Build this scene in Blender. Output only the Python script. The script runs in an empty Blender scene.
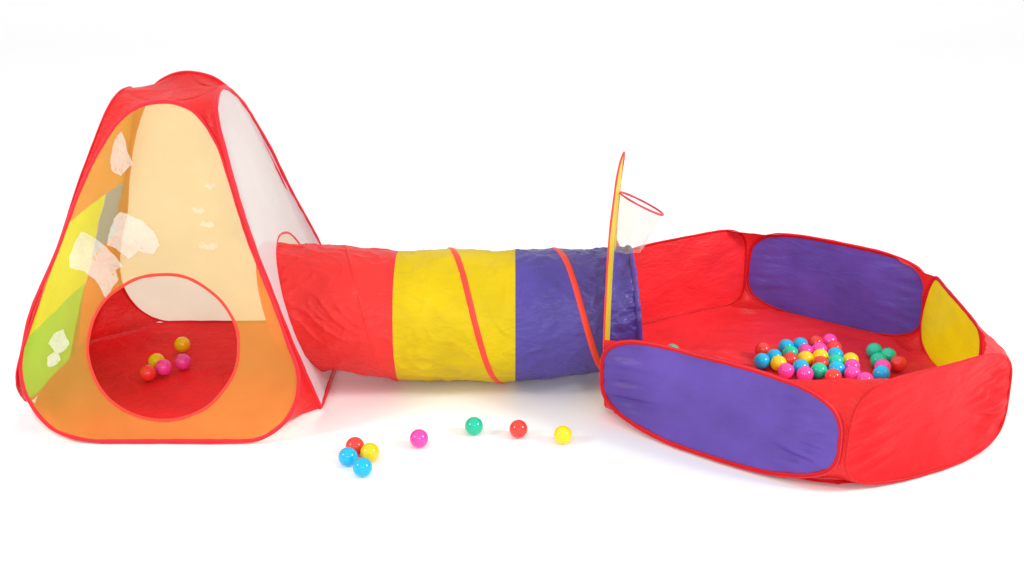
import bpy, math, random
from mathutils import Vector, noise
random.seed(7)
PI = math.pi
scene = bpy.context.scene
C = scene.collection

# ------------------------------------------------------------------ camera
cam_data = bpy.data.cameras.new("camera")
cam = bpy.data.objects.new("camera", cam_data)
C.objects.link(cam)
cam.location = (0, 0, 1.67)
cam.rotation_euler = (PI / 2 - 0.355, 0, 0)
cam_data.sensor_width = 36.0
cam_data.lens = 36.0 * 1100 / 1024
cam_data.clip_start = 0.05
cam_data.clip_end = 200
scene.camera = cam
scene.render.resolution_x = 1024
scene.render.resolution_y = 577

# ------------------------------------------------------------------ light
world = bpy.data.worlds.new("World")
scene.world = world
world.use_nodes = True
bg = world.node_tree.nodes["Background"]
bg.inputs[0].default_value = (1.0, 1.0, 1.0, 1)
bg.inputs[1].default_value = 0.99


def area(name, loc, target, size, power, col=(1, 1, 1), sy=None):
    l = bpy.data.lights.new(name, 'AREA')
    l.energy = power
    l.color = col
    l.size = size
    if sy:
        l.shape = 'RECTANGLE'
        l.size_y = sy
    o = bpy.data.objects.new(name, l)
    C.objects.link(o)
    o.location = loc
    o.rotation_euler = (Vector(target) - Vector(loc)).to_track_quat('-Z', 'Y').to_euler()
    return o


area("studio_lamp", (4.6, 1.6, 3.2), (0, 3.6, 0.3), 1.1, 170)
area("studio_lamp", (-4.6, 1.4, 3.2), (0, 3.6, 0.3), 1.1, 90)
area("studio_lamp", (1.1, -1.6, 2.6), (0.2, 3.5, 0.2), 0.32, 26)
area("studio_lamp", (-1.1, -1.6, 2.6), (-0.2, 3.5, 0.2), 0.32, 26)

scene.view_settings.view_transform = 'Standard'
scene.view_settings.look = 'None'
scene.view_settings.exposure = 0.0
scene.view_settings.gamma = 1.0


# ------------------------------------------------------------------ materials
def node(nt, t, **kw):
    n = nt.nodes.new(t)
    for k, v in kw.items():
        setattr(n, k, v)
    return n


def fabric(name, col, rough=0.38, trans=0.22, bump=0.5, scale=9.0, alpha=1.0, spec=0.26, var=0.10, tint=None):
    m = bpy.data.materials.new(name)
    m.use_nodes = True
    nt = m.node_tree
    nt.nodes.clear()
    out = node(nt, 'ShaderNodeOutputMaterial')
    tc = node(nt, 'ShaderNodeTexCoord')
    mp = node(nt, 'ShaderNodeMapping')
    mp.inputs['Rotation'].default_value = (0.3, 0.5, 0.4)
    mp.inputs['Scale'].default_value = (1.0, 1.0, 2.2)
    nt.links.new(tc.outputs['Object'], mp.inputs['Vector'])
    # long soft folds + short creases of crumpled nylon
    n1 = node(nt, 'ShaderNodeTexNoise')
    n1.inputs['Scale'].default_value = scale
    n1.inputs['Detail'].default_value = 2.5
    n1.inputs['Roughness'].default_value = 0.55
    n1.inputs['Distortion'].default_value = 1.1
    nt.links.new(mp.outputs[0], n1.inputs['Vector'])
    vo = node(nt, 'ShaderNodeTexVoronoi')
    vo.feature = 'DISTANCE_TO_EDGE'
    vo.inputs['Scale'].default_value = scale * 1.7
    nz = node(nt, 'ShaderNodeTexNoise')
    nz.inputs['Scale'].default_value = scale * 2
    nz.inputs['Detail'].default_value = 3
    nt.links.new(mp.outputs[0], nz.inputs['Vector'])
    mixv = node(nt, 'ShaderNodeVectorMath', operation='MULTIPLY_ADD')
    mixv.inputs[1].default_value = (0.12, 0.12, 0.12)
    nt.links.new(nz.outputs['Color'], mixv.inputs[0])
    nt.links.new(mp.outputs[0], mixv.inputs[2])
    nt.links.new(mixv.outputs[0], vo.inputs['Vector'])
    pw = node(nt, 'ShaderNodeMath', operation='MINIMUM')
    nt.links.new(vo.outputs['Distance'], pw.inputs[0])
    pw.inputs[1].default_value = 0.16
    add = node(nt, 'ShaderNodeMath', operation='MULTIPLY_ADD')
    nt.links.new(pw.outputs[0], add.inputs[0])
    add.inputs[1].default_value = 0.7
    nt.links.new(n1.outputs['Fac'], add.inputs[2])
    # fine weave
    wv = node(nt, 'ShaderNodeTexNoise')
    wv.inputs['Scale'].default_value = 260
    wv.inputs['Detail'].default_value = 1
    nt.links.new(tc.outputs['Object'], wv.inputs['Vector'])
    ad2 = node(nt, 'ShaderNodeMath', operation='MULTIPLY_ADD')
    nt.links.new(wv.outputs['Fac'], ad2.inputs[0])
    ad2.inputs[1].default_value = 0.03
    nt.links.new(add.outputs[0], ad2.inputs[2])
    bp = node(nt, 'ShaderNodeBump')
    bp.inputs['Strength'].default_value = bump
    bp.inputs['Distance'].default_value = 0.02
    nt.links.new(ad2.outputs[0], bp.inputs['Height'])
    # slight unevenness of the dye
    hs = node(nt, 'ShaderNodeHueSaturation')
    hs.inputs['Color'].default_value = (*col, 1)
    n3 = node(nt, 'ShaderNodeTexNoise')
    n3.inputs['Scale'].default_value = 5
    n3.inputs['Detail'].default_value = 6
    nt.links.new(tc.outputs['Object'], n3.inputs['Vector'])
    mr = node(nt, 'ShaderNodeMapRange')
    mr.inputs[1].default_value = 0.3
    mr.inputs[2].default_value = 0.7
    mr.inputs[3].default_value = 1 - var
    mr.inputs[4].default_value = 1 + var
    nt.links.new(n3.outputs['Fac'], mr.inputs[0])
    nt.links.new(mr.outputs[0], hs.inputs['Value'])
    pr = node(nt, 'ShaderNodeBsdfPrincipled')
    nt.links.new(hs.outputs[0], pr.inputs['Base Color'])
    pr.inputs['Roughness'].default_value = rough
    pr.inputs['Specular IOR Level'].default_value = spec
    nt.links.new(bp.outputs[0], pr.inputs['Normal'])
    tr = node(nt, 'ShaderNodeBsdfTranslucent')
    nt.links.new(hs.outputs[0], tr.inputs['Color'])
    nt.links.new(bp.outputs[0], tr.inputs['Normal'])
    mx = node(nt, 'ShaderNodeMixShader')
    mx.inputs[0].default_value = trans
    nt.links.new(pr.outputs[0], mx.inputs[1])
    nt.links.new(tr.outputs[0], mx.inputs[2])
    last = mx
    if alpha < 1:
        tp = node(nt, 'ShaderNodeBsdfTransparent')
        if tint:
            tp.inputs[0].default_value = (*tint, 1)
        m2 = node(nt, 'ShaderNodeMixShader')
        m2.inputs[0].default_value = alpha
        nt.links.new(tp.outputs[0], m2.inputs[1])
        nt.links.new(mx.outputs[0], m2.inputs[2])
        last = m2
    nt.links.new(last.outputs[0], out.inputs['Surface'])
    return m


def plastic(name, col):
    m = bpy.data.materials.new(name)
    m.use_nodes = True
    nt = m.node_tree
    pr = nt.nodes['Principled BSDF']
    oi = node(nt, 'ShaderNodeObjectInfo')
    hs = node(nt, 'ShaderNodeHueSaturation')
    hs.inputs['Color'].default_value = (*col, 1)
    mr = node(nt, 'ShaderNodeMapRange')
    mr.inputs[3].default_value = 0.90
    mr.inputs[4].default_value = 1.08
    nt.links.new(oi.outputs['Random'], mr.inputs[0])
    nt.links.new(mr.outputs[0], hs.inputs['Value'])
    nt.links.new(hs.outputs[0], pr.inputs['Base Color'])
    pr.inputs['Roughness'].default_value = 0.15
    pr.inputs['Specular IOR Level'].default_value = 0.5
    pr.inputs['Subsurface Weight'].default_value = 0.12
    pr.inputs['Subsurface Radius'].default_value = (0.01, 0.01, 0.01)
    n = node(nt, 'ShaderNodeTexNoise')
    n.inputs['Scale'].default_value = 35
    tc = node(nt, 'ShaderNodeTexCoord')
    nt.links.new(tc.outputs['Object'], n.inputs['Vector'])
    b = node(nt, 'ShaderNodeBump')
    b.inputs['Strength'].default_value = 0.06
    b.inputs['Distance'].default_value = 0.004
    nt.links.new(n.outputs['Fac'], b.inputs['Height'])
    nt.links.new(b.outputs[0], pr.inputs['Normal'])
    return m


RED = (0.77, 0.024, 0.025)
M = {
    'red': fabric('red_nylon', RED, trans=0.32),
    'red_wall': fabric('red_nylon_taut', (0.68, 0.009, 0.014), bump=0.28, scale=5, var=0.12, rough=0.38, spec=0.2),
    'tunnel_red': fabric('red_tunnel_nylon', (0.80, 0.034, 0.030), bump=0.4, scale=7, spec=0.26),
    'red_floor': fabric('red_groundsheet', (0.78, 0.026, 0.034), bump=0.3, trans=0.0, scale=8),
    'tent_floor': fabric('red_tent_groundsheet', (0.82, 0.022, 0.03), rough=0.6, spec=0.1, bump=0.5, trans=0.0, scale=8),
    'hem': fabric('red_hem_tape', (0.72, 0.016, 0.030), bump=0.15, scale=40, trans=0.05),
    'hem_orange': fabric('orange_red_tape', (0.82, 0.055, 0.03), bump=0.2, scale=40, trans=0.05),
    'yellow': fabric('yellow_nylon', (0.70, 0.52, 0.001), bump=0.38, scale=7, var=0.12, spec=0.22),
    'yellow_wall': fabric('yellow_nylon_taut', (0.72, 0.59, 0.002), bump=0.12, scale=8),
    'purple': fabric('purple_nylon', (0.088, 0.060, 0.345), bump=0.5, scale=7, var=0.12, rough=0.34, spec=0.42),
    'purple_wall': fabric('purple_nylon_taut', (0.118, 0.068, 0.395), var=0.2, bump=0.25, scale=6, rough=0.38, spec=0.32),
    'screen': fabric('sheer_yellow_screen', (0.91, 0.68, 0.12), bump=0.1, alpha=0.40, trans=0.45, spec=0.1, rough=0.6),
    'sheer': fabric('sheer_white_panel', (0.74, 0.78, 0.84), bump=0.12, alpha=0.8, trans=0.4, spec=0.2, rough=0.5, var=0.03),
    'white': fabric('white_tent_back', (0.94, 0.86, 0.68), bump=0.12, trans=0.65, spec=0.15, var=0.03, scale=5),
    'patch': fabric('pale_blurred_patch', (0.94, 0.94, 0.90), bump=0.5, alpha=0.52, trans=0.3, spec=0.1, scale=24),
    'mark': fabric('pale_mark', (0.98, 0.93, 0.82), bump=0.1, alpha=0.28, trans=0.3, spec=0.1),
    'orange': fabric('orange_nylon', (0.72, 0.19, 0.03), bump=0.3, trans=0.35),
    'lime': fabric('lime_yellow_nylon', (0.66, 0.86, 0.012), bump=0.25, trans=0.4),
    'green': fabric('green_nylon', (0.10, 0.72, 0.05), bump=0.25, trans=0.4),
    'blue': fabric('slate_blue_nylon', (0.05, 0.24, 0.42), bump=0.2, trans=0.35),
    'net': fabric('sheer_white_net', (0.84, 0.82, 0.79), bump=0.05, alpha=0.24, trans=0.4, spec=0.1),
    'tube': fabric('pink_red_piping', (0.82, 0.10, 0.15), bump=0.1, scale=40),
}
BALL = {
    'red': plastic('red_plastic', (0.84, 0.045, 0.034)),
    'yellow': plastic('yellow_plastic', (0.92, 0.60, 0.004)),
    'cyan': plastic('blue_plastic', (0.003, 0.44, 0.79)),
    'pink': plastic('pink_plastic', (0.90, 0.062, 0.40)),
    'green': plastic('green_plastic', (0.008, 0.55, 0.33)),
}


def studio_mat():
    m = bpy.data.materials.new('white_backdrop_paper')
    m.use_nodes = True
    nt = m.node_tree
    pr = nt.nodes['Principled BSDF']
    pr.inputs['Roughness'].default_value = 0.75
    pr.inputs['Specular IOR Level'].default_value = 0.15
    n = node(nt, 'ShaderNodeTexNoise')
    n.inputs['Scale'].default_value = 2.2
    n.inputs['Detail'].default_value = 4
    tc = node(nt, 'ShaderNodeTexCoord')
    nt.links.new(tc.outputs['Object'], n.inputs['Vector'])
    cr = node(nt, 'ShaderNodeValToRGB')
    cr.color_ramp.elements[0].color = (0.955, 0.955, 0.955, 1)
    cr.color_ramp.elements[1].color = (0.97, 0.97, 0.97, 1)
    nt.links.new(n.outputs['Fac'], cr.inputs[0])
    nt.links.new(cr.outputs[0], pr.inputs['Base Color'])
    return m


# ------------------------------------------------------------------ helpers
def mesh_obj(name, verts, faces, mat, parent=None, smooth=True):
    me = bpy.data.meshes.new(name)
    me.from_pydata([tuple(v) for v in verts], [], faces)
    me.materials.append(mat)
    me.update()
    if smooth:
        me.polygons.foreach_set('use_smooth', [True] * len(me.polygons))
    o = bpy.data.objects.new(name, me)
    C.objects.link(o)
    if parent:
        o.parent = parent
        if parent.type == 'EMPTY':
            me.transform(__import__('mathutils').Matrix.Translation(-parent.location))
        else:
            q = parent
            while q.parent:
                q = q.parent
            me.transform(__import__('mathutils').Matrix.Translation(-q.location))
    return o


def thing(name, label, cat, loc, group=None):
    o = bpy.data.objects.new(name, None)
    C.objects.link(o)
    o.empty_display_size = 0.1
    o.location = loc
    o['label'] = label
    o['category'] = cat
    if group:
        o['group'] = group
    return o


def spline(pts, n, closed=True):
    """Catmull-Rom through pts, resampled to n points of even spacing."""
    P = [Vector(p) for p in pts]
    k = len(P)
    dense = []
    segs = k if closed else k - 1
    for i in range(segs):
        if closed:
            a, b, c, d = P[(i - 1) % k], P[i], P[(i + 1) % k], P[(i + 2) % k]
        else:
            a, b, c, d = P[max(i - 1, 0)], P[i], P[i + 1], P[min(i + 2, k - 1)]
        for j in range(12):
            t = j / 12
            dense.append(0.5 * ((2 * b) + (c - a) * t + (2 * a - 5 * b + 4 * c - d) * t * t + (3 * b - a - 3 * c + d) * t ** 3))
    dense.append(P[0].copy() if closed else P[-1].copy())
    cum = [0]
    for i in range(1, len(dense)):
        cum.append(cum[-1] + (dense[i] - dense[i - 1]).length)
    tot = cum[-1]
    out, j = [], 0
    m = n if closed else n - 1
    for i in range(n):
        s = tot * i / m
        while j < len(cum) - 2 and cum[j + 1] < s:
            j += 1
        u = (s - cum[j]) / max(cum[j + 1] - cum[j], 1e-9)
        out.append(dense[j].lerp(dense[j + 1], min(max(u, 0), 1)))
    return out


def radial(name, loop, mat, parent, center=None, hole=None, rings=16, amp=0.004, freq=5.0,
           pucker=0.003, pfreq=70, seed=0, belly=0.0, side=1, keep=None, ends=None):
    """Cloth stretched in a closed loop (with an optional hole), with folds and puckers along the seam."""
    n = len(loop)
    ctr = center or sum(loop, Vector()) / n
    nrm = Vector()
    for i in range(n):
        nrm += (loop[i] - ctr).cross(loop[(i + 1) % n] - ctr)
    nrm.normalize()
    nrm *= side
    V, F = [], []
    r0 = 0 if hole else 0.02
    so = Vector((seed * 13.7, seed * 5.1, seed * 3.3))
    for j in range(rings + 1):
        r = r0 + (1 - r0) * j / rings
        for i in range(n):
            base = hole[i] if hole else ctr
            p = base.lerp(loop[i], r)
            e = (1 - r) if not hole else 4 * r * (1 - r)
            fall = min(1, 5 * e)
            d = amp * fall * (noise.noise(p * freq + so) + 0.5 * noise.noise(p * freq * 2.7 + so))
            w = max(0, 1 - abs(r - 0.84) / 0.30) if not ends else max(0, 1 - abs(r - 0.82) / (0.18 if r > 0.82 else 0.42))
            if ends:
                q_ = loop[i] - ctr
                q_.z = 0
                w *= min(1, (q_.length / ends) ** 2.5)
            a = 2 * PI * i / n
            if ends:
                hx = (p - ctr).x + (p - ctr).y * 0.5
                d += pucker * w * (noise.noise(Vector((hx * 5 + p.z * 6, p.z * 26 + abs(hx) * 9, seed))) + 0.6 * noise.noise(Vector((hx * 9, p.z * 55 - hx * 14, seed + 5))))
            else:
                d += pucker * w * noise.noise(Vector((math.cos(a), math.sin(a), 0)) * pfreq / 6 + so + Vector((0, 0, r * 0.6)))
            d += belly * (1 - r * r)
            V.append(p + nrm * d)
    for j in range(rings):
        for i in range(n):
            a, b = j * n + i, j * n + (i + 1) % n
            F.append((a, b, b + n, a + n))
    if not hole:
        V.append(sum(V[:n], Vector()) / n)
        F += [(len(V) - 1, (i + 1) % n, i) for i in range(n)]
    if keep:
        F = [f for f in F if keep(sum((V[i] for i in f), Vector()) / len(f))]
    return mesh_obj(name, V, F, mat, parent)


def hem(name, loop, mat, parent, a=0.009, b=0.004, center=None, inset=0.5, closed=True, seed=0):
    """Seam tape round a spring-wire loop: a flattened tube."""
    n = len(loop)
    ctr = center or sum(loop, Vector()) / n
    V, F = [], []
    K = 10
    for i in range(n):
        if closed:
            t = (loop[(i + 1) % n] - loop[(i - 1) % n]).normalized()
        else:
            t = (loop[min(i + 1, n - 1)] - loop[max(i - 1, 0)]).normalized()
        inn = (ctr - loop[i])
        inn = (inn - t * inn.dot(t)).normalized()
        nn = t.cross(inn)
        wob = 1 + 0.22 * noise.noise(loop[i] * 26 + Vector((seed, 0, 0)))
        c = loop[i] + inn * a * inset
        for k in range(K):
            th = 2 * PI * k / K
            V.append(c + inn * a * wob * math.cos(th) + nn * b * wob * math.sin(th))
    m = n if closed else n - 1
    for i in range(m):
        for k in range(K):
            p, q = i * K + k, i * K + (k + 1) % K
            p2, q2 = ((i + 1) % n) * K + k, ((i + 1) % n) * K + (k + 1) % K
            F.append((p, q, q2, p2))
    if not closed:
        F.append(tuple(range(K))[::-1])
        F.append(tuple((n - 1) * K + k for k in range(K)))
    return mesh_obj(name, V, F, mat, parent)


def ruled(name, A, B, mat, parent, k=14, sag=0.0, sagdir=Vector((0, 0, -1)), topsag=0.0, amp=0.004, freq=14, seed=0):
    """Gusset cloth between two seam curves of equal length."""
    m = len(A)
    V, F = [], []
    so = Vector((seed * 7.7, seed * 3.1, 1.3))
    for i in range(m):
        w = (B[i] - A[i]).length
        for j in range(k + 1):
            u = j / k
            p = A[i].lerp(B[i], u)
            e = 4 * u * (1 - u)
            p = p + sagdir * sag * e * min(1, w / 0.12) + Vector((0, 0, -1)) * topsag * e * max(0, 1 - i / (m * 0.35))
            wr = noise.noise(Vector((p.x * freq, p.y * freq, p.z * freq * 0.5)) + so)
            p = p + sagdir * amp * e * wr * min(1, w / 0.06)
            V.append(p)
    for i in range(m - 1):
        for j in range(k):
            a = i * (k + 1) + j
            F.append((a, a + 1, a + k + 2, a + k + 1))
    return mesh_obj(name, V, F, mat, parent)


# ------------------------------------------------------------------ studio floor
def backdrop():
    prof = [(-14, 0), (-4, 0), (0, 0), (4, 0), (8, 0), (12, 0)]
    for i in range(1, 13):
        a = PI / 2 * i / 12
        prof.append((12 + 4 * math.sin(a), 4 - 4 * math.cos(a)))
    prof += [(16, 7), (16, 10)]
    xs = [-22, -12, -6, -3, 0, 3, 6, 12, 22]
    V = [(x, y, z) for (y, z) in prof for x in xs]
    F = []
    w = len(xs)
    for i in range(len(prof) - 1):
        for j in range(w - 1):
            a = i * w + j
            F.append((a, a + 1, a + w + 1, a + w))
    o = mesh_obj('floor', V, F, studio_mat())
    o['kind'] = 'structure'


backdrop()

# ================================================================== PLAY TENT
N = 220
tent = thing('play_tent', 'tall pyramid play tent with sheer yellow front, red seams and round doorway',
             'play tent', (-1.14, 3.61, 0))


def on_plane(origin, ax, ay, pts, bulge=0.0, out=Vector((0, -1, 0))):
    ax = Vector(ax)
    ay = Vector(ay).normalized()
    o = Vector(origin)
    return [o + ax * p[0] + ay * p[1] + out * bulge * math.sin(PI * min(max(p[1] / 1.1, 0), 1)) for p in pts]


FRONT = [(0.01, 0.006), (-0.118, 0.006), (-0.245, 0.012), (-0.334, 0.037), (-0.384, 0.075), (-0.422, 0.126), (-0.447, 0.184),
         (-0.455, 0.254), (-0.442, 0.334), (-0.415, 0.439), (-0.343, 0.604), (-0.285, 0.762), (-0.252, 0.841), (-0.213, 0.92),
         (-0.171, 0.989), (-0.133, 1.035), (-0.082, 1.070), (-0.028, 1.084), (0.026, 1.084), (0.076, 1.068), (0.114, 1.04),
         (0.151, 0.989), (0.182, 0.929), (0.216, 0.822), (0.257, 0.689), (0.3, 0.572), (0.345, 0.461), (0.397, 0.318),
         (0.422, 0.254), (0.430, 0.197), (0.419, 0.13), (0.383, 0.069), (0.319, 0.022), (0.249, 0.006), (0.137, 0.004)]
RIGHT = [(-0.268, 0.004), (-0.285, 0.05), (-0.304, 0.218), (-0.312, 0.388), (-0.310, 0.565), (-0.297, 0.691), (-0.262, 0.826),
         (-0.225, 0.917), (-0.205, 0.975), (-0.160, 1.037), (-0.095, 1.072), (-0.03, 1.086), (0.03, 1.078), (0.098, 1.045), (0.183, 0.965),
         (0.277, 0.798), (0.336, 0.620), (0.42, 0.45), (0.453, 0.366), (0.47, 0.28), (0.46, 0.17), (0.41, 0.07), (0.3, 0.01),
         (0.15, 0.004), (0.0, 0.004), (-0.15, 0.002)]
LEFT = [(0, 0.004), (-0.15, 0.004), (-0.25, 0.025), (-0.325, 0.08), (-0.40, 0.16), (-0.43, 0.25), (-0.395, 0.37), (-0.335, 0.5),
        (-0.27, 0.65), (-0.22, 0.8), (-0.15, 0.93), (-0.085, 1.03), (-0.005, 1.075), (0.084, 1.078), (0.16, 1.06), (0.22, 1.0),
        (0.27, 0.88), (0.31, 0.7), (0.36, 0.5), (0.41, 0.35), (0.43, 0.22), (0.40, 0.1), (0.33, 0.03), (0.2, 0.004)]
BACK = [(0.02, 0.004), (-0.2, 0.004), (-0.30, 0.03), (-0.36, 0.10), (-0.385, 0.2), (-0.375, 0.3), (-0.34, 0.42), (-0.29, 0.55),
        (-0.25, 0.7), (-0.2, 0.85), (-0.14, 0.98), (-0.085, 1.063), (-0.03, 1.105), (0.038, 1.124), (0.114, 1.109), (0.165, 1.071),
        (0.21, 1.0), (0.25, 0.87), (0.3, 0.7), (0.35, 0.5), (0.40, 0.33), (0.42, 0.22), (0.40, 0.1), (0.34, 0.03), (0.2, 0.004)]
Fp = ((-1.1, 3.086, 0), (1, 0, 0), (0, 0.378, 1.03))
Rp = ((-0.64, 3.6, 0), (0, 1, 0), (-0.30, 0, 1.02))
Lp = ((-1.64, 3.6, 0), (0, 1, 0), (0.35, 0, 1.02))
Bp = ((-1.14, 4.1, 0), (1, 0, 0), (0, -0.35, 1.03))


def lift(L):
    return [Vector((p.x, p.y, max(p.z, 0.008))) for p in L]


fl = lift(spline(on_plane(*Fp, FRONT), N))
rl = lift(spline(on_plane(*Rp, RIGHT), N))
ll = lift(spline(on_plane(*Lp, LEFT), N))
bl = lift(spline(on_plane(*Bp, BACK), N))

# round doorway in the front
fay = Vector(Fp[2]).normalized()
fo = Vector(Fp[0])


def ellipse_like(loop, ctr, ax, ay, rx, ry, wob=0.0, seed=0):
    """points of an ellipse, one per loop point, at the matching angle"""
    out = []
    for p in loop:
        d = p - ctr
        a = math.atan2(d.dot(ay) / ry, d.dot(ax) / rx)
        k = 1 + wob * noise.noise(Vector((math.cos(a) * 2.2, math.sin(a) * 2.2, seed)))
        out.append(ctr + ax * rx * k * math.cos(a) + ay * ry * k * math.sin(a))
    return out


def evened(pts, n):
    return spline(pts[::max(1, len(pts) // 60)], n)


door_c = fo + Vector((1, 0, 0)) * -0.002 + fay * 0.307
door = ellipse_like(fl, door_c, Vector((1, 0, 0)), fay, 0.237, 0.229, 0.02, 3)
panel = radial('front_panel', fl, M['screen'], tent, center=door_c, hole=door, rings=26, amp=0.004, freq=4, pucker=0.002, seed=1)
panel['label'] = 'sheer yellow front screen with a round doorway'
hem('hem', fl, M['hem'], panel, a=0.0062, b=0.004, center=door_c)
hem('door_hem', evened(door, 160), M['hem_orange'], panel, a=0.0048, b=0.003, center=door_c, inset=-0.3)


# pale crumpled patches on the front screen
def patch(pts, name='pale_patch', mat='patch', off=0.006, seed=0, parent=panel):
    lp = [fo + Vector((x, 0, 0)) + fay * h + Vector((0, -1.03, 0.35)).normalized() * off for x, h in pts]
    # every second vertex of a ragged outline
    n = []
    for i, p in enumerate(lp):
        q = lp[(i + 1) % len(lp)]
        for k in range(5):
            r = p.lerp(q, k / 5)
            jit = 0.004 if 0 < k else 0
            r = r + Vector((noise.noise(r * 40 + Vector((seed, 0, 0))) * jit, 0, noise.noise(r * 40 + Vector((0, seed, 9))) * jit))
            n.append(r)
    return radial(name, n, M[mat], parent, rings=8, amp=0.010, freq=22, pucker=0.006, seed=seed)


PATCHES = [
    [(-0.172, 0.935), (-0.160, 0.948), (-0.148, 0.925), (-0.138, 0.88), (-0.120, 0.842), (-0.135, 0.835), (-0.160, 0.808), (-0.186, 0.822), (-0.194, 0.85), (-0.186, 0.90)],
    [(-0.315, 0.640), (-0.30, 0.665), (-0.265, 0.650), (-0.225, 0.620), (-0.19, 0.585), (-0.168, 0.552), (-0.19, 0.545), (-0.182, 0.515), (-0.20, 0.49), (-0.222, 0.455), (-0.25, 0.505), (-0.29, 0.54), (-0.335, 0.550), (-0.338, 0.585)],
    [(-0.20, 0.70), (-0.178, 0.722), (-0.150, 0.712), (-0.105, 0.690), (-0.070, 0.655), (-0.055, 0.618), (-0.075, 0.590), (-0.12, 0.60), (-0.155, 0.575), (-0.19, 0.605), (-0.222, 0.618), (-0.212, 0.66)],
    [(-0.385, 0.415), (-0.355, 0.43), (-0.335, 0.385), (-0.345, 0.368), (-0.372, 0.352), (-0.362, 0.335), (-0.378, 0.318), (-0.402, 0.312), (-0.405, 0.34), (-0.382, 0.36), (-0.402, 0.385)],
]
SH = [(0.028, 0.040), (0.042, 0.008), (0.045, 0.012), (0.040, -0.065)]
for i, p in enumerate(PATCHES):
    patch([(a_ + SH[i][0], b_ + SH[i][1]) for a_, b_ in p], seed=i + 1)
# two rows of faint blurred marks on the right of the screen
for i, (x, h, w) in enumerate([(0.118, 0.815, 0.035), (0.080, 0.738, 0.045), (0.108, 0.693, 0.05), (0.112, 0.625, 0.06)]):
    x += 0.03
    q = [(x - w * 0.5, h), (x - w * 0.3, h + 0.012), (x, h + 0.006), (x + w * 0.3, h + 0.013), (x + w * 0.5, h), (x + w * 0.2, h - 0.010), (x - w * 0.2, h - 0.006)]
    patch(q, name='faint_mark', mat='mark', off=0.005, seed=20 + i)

# side panel towards the tunnel, with its crawl hole
ray = Vector(Rp[2]).normalized()
hole_c = Vector(Rp[0]) + Vector((0, 1, 0)) * 0.0 + ray * 0.300
hole = ellipse_like(rl, hole_c, Vector((0, 1, 0)), ray, 0.238, 0.252, 0.02, 8)
sp = radial('side_panel', rl, M['sheer'], tent, center=hole_c, hole=hole, rings=22, amp=0.005, freq=4, pucker=0.003, seed=2)
sp['label'] = 'sheer white side panel with the crawl hole of the tunnel'
hem('hem', rl, M['hem'], sp, a=0.0085, b=0.007, center=hole_c)
hem('crawl_hole_hem', evened(hole, 160), M['hem'], sp, a=0.004, b=0.003, center=hole_c, inset=-0.3)

# far-left side: bands of coloured cloth
lctr = sum(ll, Vector()) / N
lo = Vector(Lp[0])
lay = Vector(Lp[2]).normalized()


def clip_grid(name, loop, mat, parent, y0, y1, h0, h1, off=0.0, seed=0, slant=0.0):
    """rectangular band of the left side clipped to the loop"""
    pts2 = [((p - lo).y, (p - lo).dot(lay)) for p in loop]

    def span(h):
        ys = []
        for i in range(len(pts2)):
            a, b = pts2[i], pts2[(i + 1) % len(pts2)]
            if (a[1] - h) * (b[1] - h) < 0:
                ys.append(a[0] + (b[0] - a[0]) * (h - a[1]) / (b[1] - a[1]))
        return (min(ys), max(ys)) if len(ys) > 1 else (0, 0)
    V, F = [], []
    nh, ny = max(4, int((h1 - h0) / 0.02)), 24
    for i in range(nh + 1):
        h = h0 + (h1 - h0) * i / nh
        a, b = span(min(max(h, 0.012), 1.07))
        lim0, lim1 = y0, y1 + slant * (h1 - h)
        aa, bb = max(a, min(lim0, b)), min(b, max(lim1, a))
        for j in range(ny + 1):
            y = aa + (bb - aa) * j / ny
            p = lo + Vector((0, y, 0)) + lay * h
            d = 0.006 * (noise.noise(p * 5 + Vector((seed, 0, 0))) + 0.5 * noise.noise(p * 14))
            p = p + Vector((-1.02, 0, 0.35)).normalized() * (d + off)
            V.append(p)
    for i in range(nh):
        for j in range(ny):
            a = i * (ny + 1) + j
            F.append((a, a + 1, a + ny + 2, a + ny + 1))
    return mesh_obj(name, V, F, mat, parent)


o = clip_grid('colour_band', ll, M['orange'], tent, -1, 1, 0.682, 1.068, seed=4); o['label'] = 'orange upper band of the far side'
o = clip_grid('colour_band', ll, M['lime'], tent, -1, 0.11, 0.335, 0.682, seed=4); o['label'] = 'lime yellow middle band of the far side'
o = clip_grid('colour_band', ll, M['green'], tent, -1, 0.11, 0.012, 0.335, seed=4, slant=0.25); o['label'] = 'green lower band of the far side'
o = clip_grid('colour_band', ll, M['blue'], tent, 0.112, 1, 0.44, 0.682, seed=4); o['label'] = 'grey blue strip of the far side'
o = clip_grid('colour_band', ll, M['red'], tent, 0.112, 1, 0.012, 0.44, seed=4); o['label'] = 'red lower strip of the far side'
hem('hem', ll, M['hem'], tent, a=0.008, b=0.004, center=lctr)

# back panel
bp_ = radial('back_panel', bl, M['white'], tent, rings=20, amp=0.006, freq=3.5, seed=6, pucker=0.002)
bp_['label'] = 'white back panel seen through the front screen'
hem('hem', bl, M['hem'], bp_, a=0.006, b=0.004, inset=0.0)


def run(loop, key, stop=0.016, m=70):
    """part of a loop from its top down one side to the ground"""
    n = len(loop)
    top = max(range(n), key=lambda i: loop[i].z)
    best = None
    for sgn in (1, -1):
        pts = []
        i = top
        while True:
            pts.append(loop[i])
            if loop[i].z < stop and len(pts) > 10:
                break
            i = (i + sgn) % n
            if len(pts) > n:
                break
        sc = sum(key(p) for p in pts) / len(pts)
        if best is None or sc > best[0]:
            best = (sc, pts)
    return spline(best[1][::4] + [best[1][-1]], m, closed=False)


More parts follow.
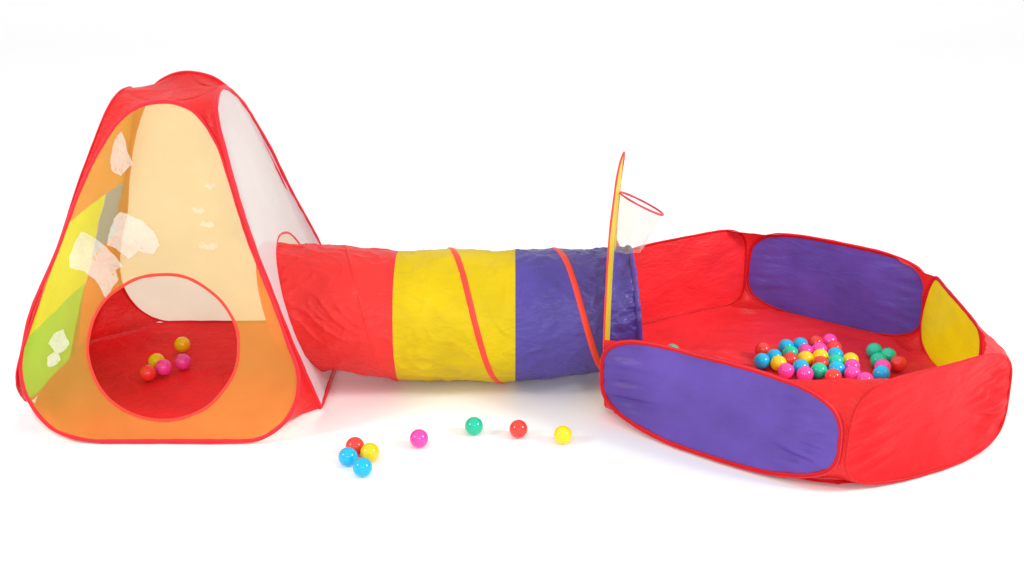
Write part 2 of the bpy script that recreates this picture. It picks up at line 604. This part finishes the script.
f_r = run(fl, lambda p: p.x, 0.07)
f_l = run(fl, lambda p: -p.x, 0.06)
r_f = run(rl, lambda p: -p.y)
r_b = run(rl, lambda p: p.y)
l_f = run(ll, lambda p: -p.y, 0.016)
l_b = run(ll, lambda p: p.y)
b_r = run(bl, lambda p: p.x)
b_l = run(bl, lambda p: -p.x)
tc3 = Vector((-1.12, 3.61, 0.4))
for i, (A, B) in enumerate([(f_r, r_f), (f_l, l_f), (b_r, r_b), (b_l, l_b)]):
    mid = (A[35] + B[35]) / 2
    sd = (Vector((tc3.x, tc3.y, mid.z)) - mid).normalized()
    ruled('corner_gusset', A, B, M['red'], tent, sag=0.010, sagdir=sd, amp=0.005, seed=i, topsag=0.012)

# cap that closes the top between the four tips
tips = [f_r[0], r_f[0], b_r[0], l_f[0]]
edge = []
for i in range(4):
    a, b = tips[i], tips[(i + 1) % 4]
    for k in range(16):
        u = k / 16
        edge.append(a.lerp(b, u) + Vector((0, 0, -0.012 * 4 * u * (1 - u))))
radial('top_cap', edge, M['red'], tent, rings=10, amp=0.003, freq=7, pucker=0.001, seed=9)

# groundsheet
fx = [Vector((-1.1 - 0.29, 3.11, 0.006)), Vector((-1.1, 3.09, 0.006)), Vector((-0.84, 3.105, 0.006)), Vector((-0.69, 3.34, 0.006)), Vector((-0.65, 3.65, 0.006)),
      Vector((-0.66, 3.95, 0.006)), Vector((-0.76, 4.08, 0.006)), Vector((-1.1, 4.09, 0.006)), Vector((-1.5, 4.08, 0.006)), Vector((-1.63, 3.95, 0.006)),
      Vector((-1.645, 3.65, 0.006)), Vector((-1.63, 3.41, 0.006)), Vector((-1.55, 3.245, 0.006))]
gl = spline(fx, 120)
V, F = [], []
gc = Vector((-1.14, 3.61, 0.006))
for j in range(31):
    r = 0.02 + 0.98 * j / 30
    for p in gl:
        q = gc.lerp(p, r)
        q.z = 0.008 + 0.010 * max(0, noise.noise(q * 7) + 0.5 * noise.noise(q * 17)) * min(1, 6 * (1 - r))
        V.append(q)
for j in range(30):
    for i in range(120):
        a, b = j * 120 + i, j * 120 + (i + 1) % 120
        F.append((a, b, b + 120, a + 120))
V.append(sum(V[:120], Vector()) / 120)
F += [(len(V) - 1, (i + 1) % 120, i) for i in range(120)]
mesh_obj('groundsheet', V, F, M['tent_floor'], tent)

# ================================================================== TUNNEL
tun = thing('play_tunnel', 'red, yellow and purple crawl tunnel with red spiral tape between tent and ball pit', 'play tunnel', (-0.15, 3.58, 0))
KEY = [(-0.84, 3.58, 0.286, 0.226), (-0.70, 3.57, 0.280, 0.226), (-0.50, 3.56, 0.262, 0.229), (-0.30, 3.575, 0.245, 0.235),
       (-0.04, 3.585, 0.242, 0.238), (0.15, 3.585, 0.245, 0.232), (0.32, 3.59, 0.262, 0.220), (0.425, 3.60, 0.270, 0.216)]


def tun_c(x):
    x = min(max(x, KEY[0][0]), KEY[-1][0])
    for i in range(len(KEY) - 1):
        a, b = KEY[i], KEY[i + 1]
        if x <= b[0] + 1e-9:
            u = (x - a[0]) / (b[0] - a[0])
            u = u * u * (3 - 2 * u) * 0.5 + u * 0.5
            return tuple(a[k] + (b[k] - a[k]) * u for k in (1, 2, 3))
    return KEY[-1][1:]


# spring-wire helix: angle (0 = up, positive towards the camera) against x
PITCH = 0.362


def helix_x(th, turn):
    return -0.197 + turn * PITCH + th / (2 * PI) * PITCH


def tun_p(x, th, extra=0.0, seed=0):
    yc, zc, r = tun_c(x)
    # cloth sags in between the turns of the wire
    ph = ((x + 0.197) / PITCH - th / (2 * PI)) % 1.0
    sagf = math.sin(PI * ph) ** 0.7
    dirv = Vector((0, -math.sin(th), math.cos(th)))
    p0 = Vector((x, yc, zc)) + dirv * r
    endn = min(1, max(0, (x - 0.26) / 0.10))
    w = 0.0042 * noise.noise(Vector((x * 9, th * 2.0 + x * 6, 4))) + 0.0026 * noise.noise(Vector((x * 20 + th * 4, th * 5 - x * 11, 7)))
    # long creases that run off slantwise from the wire, and a few crossing ones
    wx, wt = x + 0.05 * noise.noise(Vector((x * 4, th * 1.5, 11))), th + 0.35 * noise.noise(Vector((x * 5, th, 17)))
    c1 = 1 - abs(noise.noise(Vector((wx * 6 + wt * 0.5, wt * 3.2 - wx * 7, 21)))) * 2.4
    c2 = 1 - abs(noise.noise(Vector((wx * 9 - wt * 0.7, wt * 3.6 + wx * 8, 31)))) * 2.4
    w += 0.0042 * max(0, c1) ** 3 + 0.0034 * max(0, c2) ** 3 - 0.002
    w += 0.0010 * noise.noise(Vector((x * 40, th * 7 + x * 20, 2)))
    w += endn * 0.010 * noise.noise(Vector((x * 26, th * 8, 3)))
    d = -0.010 * sagf + w * (0.3 + 0.7 * sagf) + extra
    p = p0 + dirv * d
    if p.z < 0.006:
        p.z = 0.006
    # the tent end leans with the side of the tent
    f = max(0, min(1, (-0.45 - x) / 0.39))
    p.x += (0.115 - 0.30 * p.z) * f * 0.9 + 0.012 * f
    g = max(0, min(1, (x - 0.2) / 0.225))
    p.x += -0.02 * g * math.cos(th)
    return p


def section(x0, x1, mat, label, seed):
    nx = max(8, int((x1 - x0) / 0.0045))
    nt_ = 260
    V, F = [], []
    for i in range(nx + 1):
        for j in range(nt_):
            x = x0 + (x1 - x0) * i / nx
            V.append(tun_p(x, 2 * PI * j / nt_, seed=seed))
    for i in range(nx):
        for j in range(nt_):
            a, b = i * nt_ + j, i * nt_ + (j + 1) % nt_
            F.append((a, b, b + nt_, a + nt_))
    o = mesh_obj('tunnel_section', V, F, mat, tun)
    o['label'] = label


section(-0.84, -0.393, M['tunnel_red'], 'red cloth section', 1)
section(-0.393, 0.011, M['yellow'], 'yellow cloth section', 2)
section(0.011, 0.425, M['purple'], 'purple cloth section', 3)


def tape(th0, th1, turn, mat, name, w=0.016, off=0.003):
    V, F = [], []
    n = 70
    for i in range(n + 1):
        th = th0 + (th1 - th0) * i / n
        x = helix_x(th, turn)
        for s, e in ((-1, 0), (-0.85, 1), (0, 1.1), (0.85, 1), (1, 0)):
            xx = x + s * w / 2
            V.append(tun_p(min(max(xx, -0.84), 0.42), th, off * (0.3 + e)))
    for i in range(n):
        for j in range(4):
            a = i * 5 + j
            F.append((a, a + 1, a + 6, a + 5))
    return mesh_obj(name, V, F, mat, tun)


for turn in (-1, 0, 1):
    o = tape(-0.3 if turn > -1 else 0, 2 * PI - 0.3 if turn < 1 else PI, turn, M['hem_orange'] if turn > -1 else M['tunnel_red'], 'spiral_tape', 0.021 if turn > -1 else 0.008, 0.0016)
V, F = [], []
ring = [tun_p(0.425, 2 * PI * j / 120, 0.0) for j in range(120)]
hem('end_hem', ring, M['purple_wall'], tun, a=0.006, b=0.010, center=sum(ring, Vector()) / 120, inset=0)

# ================================================================== BALL PIT
pit = thing('ball_pit', 'six-sided red and purple pop-up ball pit with basketball hoop at the right of the tunnel', 'ball pit', (0.96, 3.55, 0))
PV = [Vector((0.312, 3.25, 0)), Vector((0.950, 2.777, 0)), Vector((1.555, 3.085, 0)), Vector((1.552, 3.835, 0)), Vector((0.97, 4.285, 0)), Vector((0.400, 3.95, 0))]
#      s0, s1 (from / past the ends), top, bulge, top bulge, exponent, cloth, label
WALL = {
    0: (-0.022, 0.010, 0.332, 0.038, 0.0, 3.3, 'purple_wall', 'purple panel facing the camera'),
    1: (-0.006, 0.015, 0.348, 0.034, 0.020, 3.8, 'red_wall', 'red panel at the right front'),
    2: (0.130, 0.0, 0.305, 0.010, 0.02, 2.7, 'yellow_wall', 'yellow panel at the far right'),
    3: (0.0, -0.005, 0.348, 0.010, 0.01, 3.6, 'purple_wall', 'purple panel at the back'),
    4: (0.000, -0.03, 0.350, 0.020, 0.01, 5.0, 'red_floor', 'red panel at the back left'),
}
WN = 260


def wall_loop(i):
    s0, s1, top, bg_, bt, ex, _, _ = WALL[i]
    A, B = PV[i], PV[(i + 1) % 6]
    d = B - A
    L = d.length
    d.normalize()
    out = Vector((d.y, -d.x, 0))
    a = (L - s0 - s1) / 2
    sc = s0 + a
    zb = 0.008
    b = (top - zb) / 2
    pts = []
    for k in range(WN):
        th = 2 * PI * k / WN
        c, s = math.cos(th), math.sin(th)
        ss = sc + a * math.copysign(abs(c) ** (2 / ex), c)
        zz = zb + b + b * math.copysign(abs(s) ** (2 / ex), s)
        u = min(max(ss / L, 0), 1)
        f = zz / top
        bu = (bg_ * (1 - f) + bt * f) * math.sin(PI * u)
        zz += 0.004 * noise.noise(Vector((ss * 5, i * 3.3, 0)))
        lean = 0.018 * f
        if i == 1:
            lean = 0.018 * f * (1 - u) - 0.01 * u * f
            zz = zb + (zz - zb) * (1 + 0.055 * (1 - u))
        pts.append(A + d * ss + out * (bu + lean) + Vector((0, 0, max(zz, 0.008))))
    return pts, out


def arc(loop, t0, t1, m=40):
    n = len(loop)
    out = []
    for k in range(m):
        t = (t0 + (t1 - t0) * k / (m - 1)) / 360 * n
        i = int(math.floor(t))
        out.append(loop[i % n].lerp(loop[(i + 1) % n], t - i))
    return out


loops = {}
for i in WALL:
    lp, out = wall_loop(i)
    if i == 2:
        # the far right panel rises to a rounded point at its far corner
        A, B = PV[2], PV[3]
        d = (B - A).normalized()
        L = (B - A).length
        raw = [(0.765, 0.13), (0.755, 0.20), (0.73, 0.27), (0.70, 0.310), (0.665, 0.320), (0.58, 0.312), (0.45, 0.303), (0.32, 0.290),
               (0.275, 0.275), (0.245, 0.235), (0.235, 0.15), (0.245, 0.06), (0.29, 0.012), (0.4, 0.008), (0.6, 0.008), (0.71, 0.03), (0.748, 0.07)]
        lp = spline([A + d * a_ + out * (0.015 * z_ - 0.012) + Vector((0, 0, z_)) for a_, z_ in raw], WN)
        for p in lp:
            p.z = max(p.z, 0.008)
    loops[i] = lp
    ev = spline(lp[::4], 240)
    w = radial('wall_panel', ev, M[WALL[i][6]], pit, rings=18, amp=0.008, freq=4.5, pucker={0: 0.022, 1: 0.026, 3: 0.009}.get(i, 0.004), pfreq=130, ends=0.36,
               seed=30 + i, belly=0.0)
    w['label'] = WALL[i][7]
    hem('hem', ev, M['hem'] if i in (2,) else M['red_wall'], w, a=0.008 if i not in (1, 4) else 0.005, b=0.004 if i not in (1, 4) else 0.003, seed=i)
    if i in (0, 3):
        hem('piping', [p for p in spline(lp[::4], 240)], M['hem'], w, a=0.003, b=0.007, inset=0, seed=i)

# board with the tunnel hole, rising to the basketball hoop
BOARD = [(0.300, 3.255, 0.16), (0.296, 3.26, 0.267), (0.298, 3.28, 0.363), (0.301, 3.3, 0.442), (0.308, 3.345, 0.545), (0.315, 3.38, 0.618),
         (0.327, 3.43, 0.687), (0.341, 3.49, 0.754), (0.357, 3.55, 0.799), (0.374, 3.6, 0.821), (0.378, 3.65, 0.784), (0.378, 3.72, 0.70),
         (0.381, 3.8, 0.585), (0.383, 3.86, 0.487), (0.386, 3.91, 0.40), (0.39, 3.945, 0.29), (0.395, 3.95, 0.17), (0.398, 3.93, 0.06),
         (0.39, 3.85, 0.01), (0.36, 3.65, 0.008), (0.33, 3.4, 0.008), (0.308, 3.285, 0.04)]
bd = spline(BOARD, 240)
bc = Vector((0.352, 3.59, 0.262))
bax = Vector((0.12, 0.99, 0)).normalized()
bh = ellipse_like(bd, bc, bax, Vector((0, 0, 1)), 0.226, 0.226)
board = radial('hoop_board', bd, M['yellow_wall'], pit, center=bc, hole=bh, rings=18, amp=0.003, freq=5, pucker=0.001, seed=41)
board['label'] = 'tall yellow board with the tunnel opening'
hem('hem', bd, M['hem_orange'], board, a=0.005, b=0.0035, center=bc)

# corner gussets
S, E_ = 68, -64
G = []
near = spline([(0.297, 3.262, 0.285), (0.297, 3.258, 0.24), (0.300, 3.255, 0.16), (0.308, 3.285, 0.04), (0.318, 3.33, 0.012)], 40, closed=False)
far = spline([(0.386, 3.89, 0.43), (0.39, 3.945, 0.29), (0.395, 3.95, 0.17), (0.398, 3.93, 0.06), (0.39, 3.85, 0.012)], 40, closed=False)
ctr = Vector((0.96, 3.55, 0))


def inward(p):
    v = ctr - p
    v.z = 0
    return v.normalized()


pairs = [(near, arc(loops[0], 180 - S, 180 - E_)),
         (arc(loops[0], S, E_), arc(loops[1], 180 - S, 180 - E_)),
         (arc(loops[1], 74, E_), arc(loops[2], 136, 215)),
         (arc(loops[2], 52, -62), arc(loops[3], 180 - S, 180 - E_)),
         (arc(loops[3], S, E_), arc(loops[4], 180 - S, 180 - E_)),
         (arc(loops[4], S, E_), far)]
for k, (A, B) in enumerate(pairs):
    mid = (A[20] + B[20]) / 2
    ruled('corner_gusset', A, B, M['red'], pit, sag=[0.01, 0.01, -0.02, 0.01, 0.01, 0.01][k], sagdir=inward(mid), topsag=[0.004, 0.006, 0.004, 0.006, 0.006, 0.05][k], amp=[0.008, 0.014, 0.008, 0.016, 0.014, 0.010][k], freq=22, seed=50 + k, k=22)

# groundsheet of the pit
poly = []
for i in range(6):
    A, B = PV[i], PV[(i + 1) % 6]
    d = (B - A).normalized()
    out = Vector((d.y, -d.x, 0))
    bgv = WALL[i][3] if i in WALL else 0.0
    for k in range(40):
        u = k / 40
        cn = math.exp(-(u * (B - A).length / 0.07) ** 2) + math.exp(-((1 - u) * (B - A).length / 0.07) ** 2)
        q = A.lerp(B, u) + out * (bgv * math.sin(PI * u) - 0.006)
        poly.append(q + (Vector((0.96, 3.55, 0)) - q).normalized() * 0.022 * cn * (1 if q.y < 3.3 else -0.2))
V, F = [], []
n = len(poly)
R_ = 56
for j in range(R_ + 1):
    r = 0.01 + 0.99 * j / R_
    for p in poly:
        q = Vector((0.96, 3.55, 0)).lerp(p, r)
        fold = noise.noise(q * 6) + 0.6 * noise.noise(q * 15) + 0.3 * noise.noise(q * 33)
        edge_up = max(0, (r - 0.90) / 0.10)
        q.z = 0.009 + 0.009 * max(0, fold + 0.25) * (1 - 0.5 * r ** 4) * (0 if r > 0.999 else 1) + 0.02 * edge_up * (0.6 + 0.25 * noise.noise(q * 8)) * (1 if edge_up < 1 else 0.5)
        V.append(q)
for j in range(R_):
    for i in range(n):
        a, b = j * n + i, j * n + (i + 1) % n
        F.append((a, b, b + n, a + n))
V.append(sum(V[:n], Vector()) / n)
F += [(len(V) - 1, (i + 1) % n, i) for i in range(n)]
mesh_obj('groundsheet', V, F, M['red_floor'], pit)

# hoop and net
hc = Vector((0.440, 3.6, 0.643))
e1 = Vector((0.149, 0.0, -0.074)).normalized()
e2 = Vector((0.0, 1.0, -0.10)).normalized()
hr = 0.083
hl = [hc + e1 * hr * math.cos(2 * PI * k / 90) + e2 * hr * math.sin(2 * PI * k / 90) for k in range(90)]
hoop = hem('hoop', hl, M['tube'], pit, a=0.0036, b=0.0036, inset=0)
hoop['label'] = 'small pink red basketball ring'
V, F = [], []
K = 90
for j in range(15):
    u = j / 14
    cc = hc.lerp(Vector((0.398, 3.6, 0.48)), u)
    rr = hr * (1 - 0.42 * u ** 0.8)
    for k in range(K):
        a = 2 * PI * k / K
        f = 1 + 0.10 * u * math.sin(a * 7 + 1) + 0.06 * u * math.sin(a * 13)
        ee2 = e2.lerp(Vector((0, 1, 0)), u)
        V.append(cc + e1.lerp(Vector((1, 0, 0)), u) * rr * f * math.cos(a) + ee2 * rr * f * math.sin(a))
for j in range(14):
    for k in range(K):
        a, b = j * K + k, j * K + (k + 1) % K
        F.append((a, b, b + K, a + K))
net = mesh_obj('net', V, F, M['net'], hoop)

# ================================================================== BALLS
RB = 0.0293


def ball_mesh(mat):
    V, F = [], []
    nu, nv = 48, 25
    V.append((0, 0, RB))
    for j in range(1, nv):
        th = PI * j / nv
        for i in range(nu):
            a = 2 * PI * i / nu
            # moulded ball: a faint raised seam round the middle, slightly flattened poles
            r = RB * (1 + 0.010 * math.exp(-((th - PI / 2) / 0.03) ** 2))
            z = r * math.cos(th) * 0.992
            V.append((r * math.sin(th) * math.cos(a), r * math.sin(th) * math.sin(a), z))
    V.append((0, 0, -RB))
    for i in range(nu):
        F.append((0, 1 + i, 1 + (i + 1) % nu))
        b = 1 + (nv - 2) * nu
        F.append((len(V) - 1, b + (i + 1) % nu, b + i))
    for j in range(nv - 2):
        for i in range(nu):
            a, b = 1 + j * nu + i, 1 + j * nu + (i + 1) % nu
            F.append((a, a + nu, b + nu, b))
    me = bpy.data.meshes.new('plastic_ball')
    me.from_pydata(V, [], F)
    me.materials.append(mat)
    me.polygons.foreach_set('use_smooth', [True] * len(me.polygons))
    return me


BM = {k: ball_mesh(m) for k, m in BALL.items()}


def ball(col, x, y, z, label, group):
    o = bpy.data.objects.new('plastic_ball', BM[col])
    C.objects.link(o)
    o.location = (x, y, z + RB)
    o.rotation_euler = (random.random() * 6, random.random() * 6, random.random() * 6)
    o['label'] = label
    o['category'] = 'ball'
    o['group'] = group


g = 'plastic balls on the white floor in front of the tunnel'
for c, x, y, lab in [
    ('red', -0.4857, 3.0206, 'red ball at the back of the cluster of four on the white floor'),
    ('yellow', -0.4353, 2.9832, 'yellow ball at the right of the cluster of four on the white floor'),
    ('cyan', -0.4982, 2.9557, 'blue ball at the left of the cluster of four on the white floor'),
    ('cyan', -0.4461, 2.8925, 'blue ball nearest the camera in the cluster of four on the white floor'),
    ('pink', -0.2918, 3.0727, 'lone pink ball on the white floor in front of the tunnel'),
    ('green', -0.122, 3.157, 'lone green ball on the white floor in front of the tunnel'),
    ('red', 0.0207, 3.1364, 'lone red ball on the white floor between the green and the yellow ball'),
    ('yellow', 0.161, 3.0959, 'lone yellow ball on the white floor nearest the ball pit')]:
    ball(c, x, y, 0, lab, g)
g = 'plastic balls on the floor of the tent'
for c, x, y, lab in [
    ('yellow', -1.2343, 3.788, 'yellow ball furthest back on the red floor of the tent'),
    ('yellow', -1.2836, 3.6345, 'yellow ball between the red and pink balls in the tent'),
    ('pink', -1.2422, 3.5814, 'pink ball touching the red ball in the tent'),
    ('pink', -1.1881, 3.6301, 'pink ball just below the far yellow ball in the tent'),
    ('red', -1.2846, 3.533, 'red ball at the front left of the balls in the tent')]:
    ball(c, x, y, 0.013, lab, g)
g = 'plastic balls on the floor of the ball pit'
for c, x, y, lab in [
    ('red', 0.9282, 3.7371, 'orange red ball lying alone at the far left of the balls in the pit'),
    ('cyan', 0.9037, 3.6371, 'leftmost blue ball in the pit, just above the purple wall'),
    ('cyan', 0.9561, 3.674, 'blue ball touching the leftmost blue ball and behind the leftmost yellow ball in the pit'),
    ('cyan', 1.0206, 3.7658, 'left one of the two touching blue balls in the back row of the pit'),
    ('cyan', 1.0777, 3.7815, 'rightmost of the two blue balls in the back row of the pit'),
    ('green', 1.0222, 3.7072, 'leftmost green ball of the heap in the pit, under the back blue ball'),
    ('red', 1.1404, 3.8031, 'red ball in the back row of the pit, left of the pale pink ball'),
    ('pink', 1.1965, 3.8199, 'pale pink ball furthest back in the pit'),
    ('pink', 1.1373, 3.7374, 'pink ball directly in front of the back row red ball in the pit'),
    ('pink', 1.0813, 3.7207, 'pink ball in front of the right back row blue ball in the pit'),
    ('red', 1.1957, 3.7518, 'orange red ball directly in front of the pale pink ball in the pit'),
    ('yellow', 0.9583, 3.6154, 'leftmost yellow ball in the pit'),
    ('red', 1.0084, 3.6456, 'red ball right of the leftmost yellow ball in the pit'),
    ('yellow', 1.0657, 3.6574, 'left one of the two touching yellow balls in the middle of the pit heap'),
    ('yellow', 1.125, 3.6761, 'right one of the two touching yellow balls in the middle of the pit heap'),
    ('cyan', 1.1821, 3.689, 'blue ball directly in front of the back orange red ball in the pit'),
    ('green', 1.1679, 3.6293, 'green ball between two blue balls in the heap, left of the rightmost yellow ball'),
    ('yellow', 1.2251, 3.6419, 'rightmost yellow ball in the pit'),
    ('cyan', 1.0303, 3.5835, 'blue ball in front of the left middle yellow ball in the pit'),
    ('red', 1.1084, 3.6109, 'red ball between the right middle yellow ball and the front green ball'),
    ('pink', 0.9705, 3.5505, 'leftmost pink ball in the pit, half hidden by the purple wall rim'),
    ('pink', 1.0311, 3.5239, 'pink ball left of the front green ball in the pit'),
    ('green', 1.0883, 3.5535, 'front green ball between a pink and a red ball at the pit corner'),
    ('cyan', 1.1547, 3.5684, 'blue ball behind the front red ball and right of the front green ball'),
    ('pink', 1.2135, 3.5842, 'pink ball directly in front of the rightmost yellow ball'),
    ('pink', 1.1992, 3.5275, 'pink ball in front of another pink ball, right of the front red ball'),
    ('red', 1.124, 3.5019, 'front red ball at the rim of the pit corner gusset'),
    ('pink', 1.2273, 3.4731, 'frontmost pink ball, mostly hidden by the rim of the red front wall'),
    ('green', 1.3384, 3.7295, 'green ball at the back of the small group on the right of the pit'),
    ('green', 1.3747, 3.6837, 'right one of the three green balls in the small group on the right'),
    ('green', 1.3265, 3.642, 'green ball directly behind the pink ball of the small group on the right'),
    ('red', 1.3885, 3.614, 'rightmost red ball in the pit, near the yellow panel'),
    ('pink', 1.3234, 3.5836, 'only pink ball of the small group on the right of the pit'),
    ('cyan', 1.3016, 3.5293, 'only blue ball of the small group on the right, cut off by the red wall'),
    ('green', 0.5898, 3.7209, 'green ball alone near the tunnel mouth, mostly hidden by the purple front wall')]:
    ball(c, x, y, 0.013, lab, g)
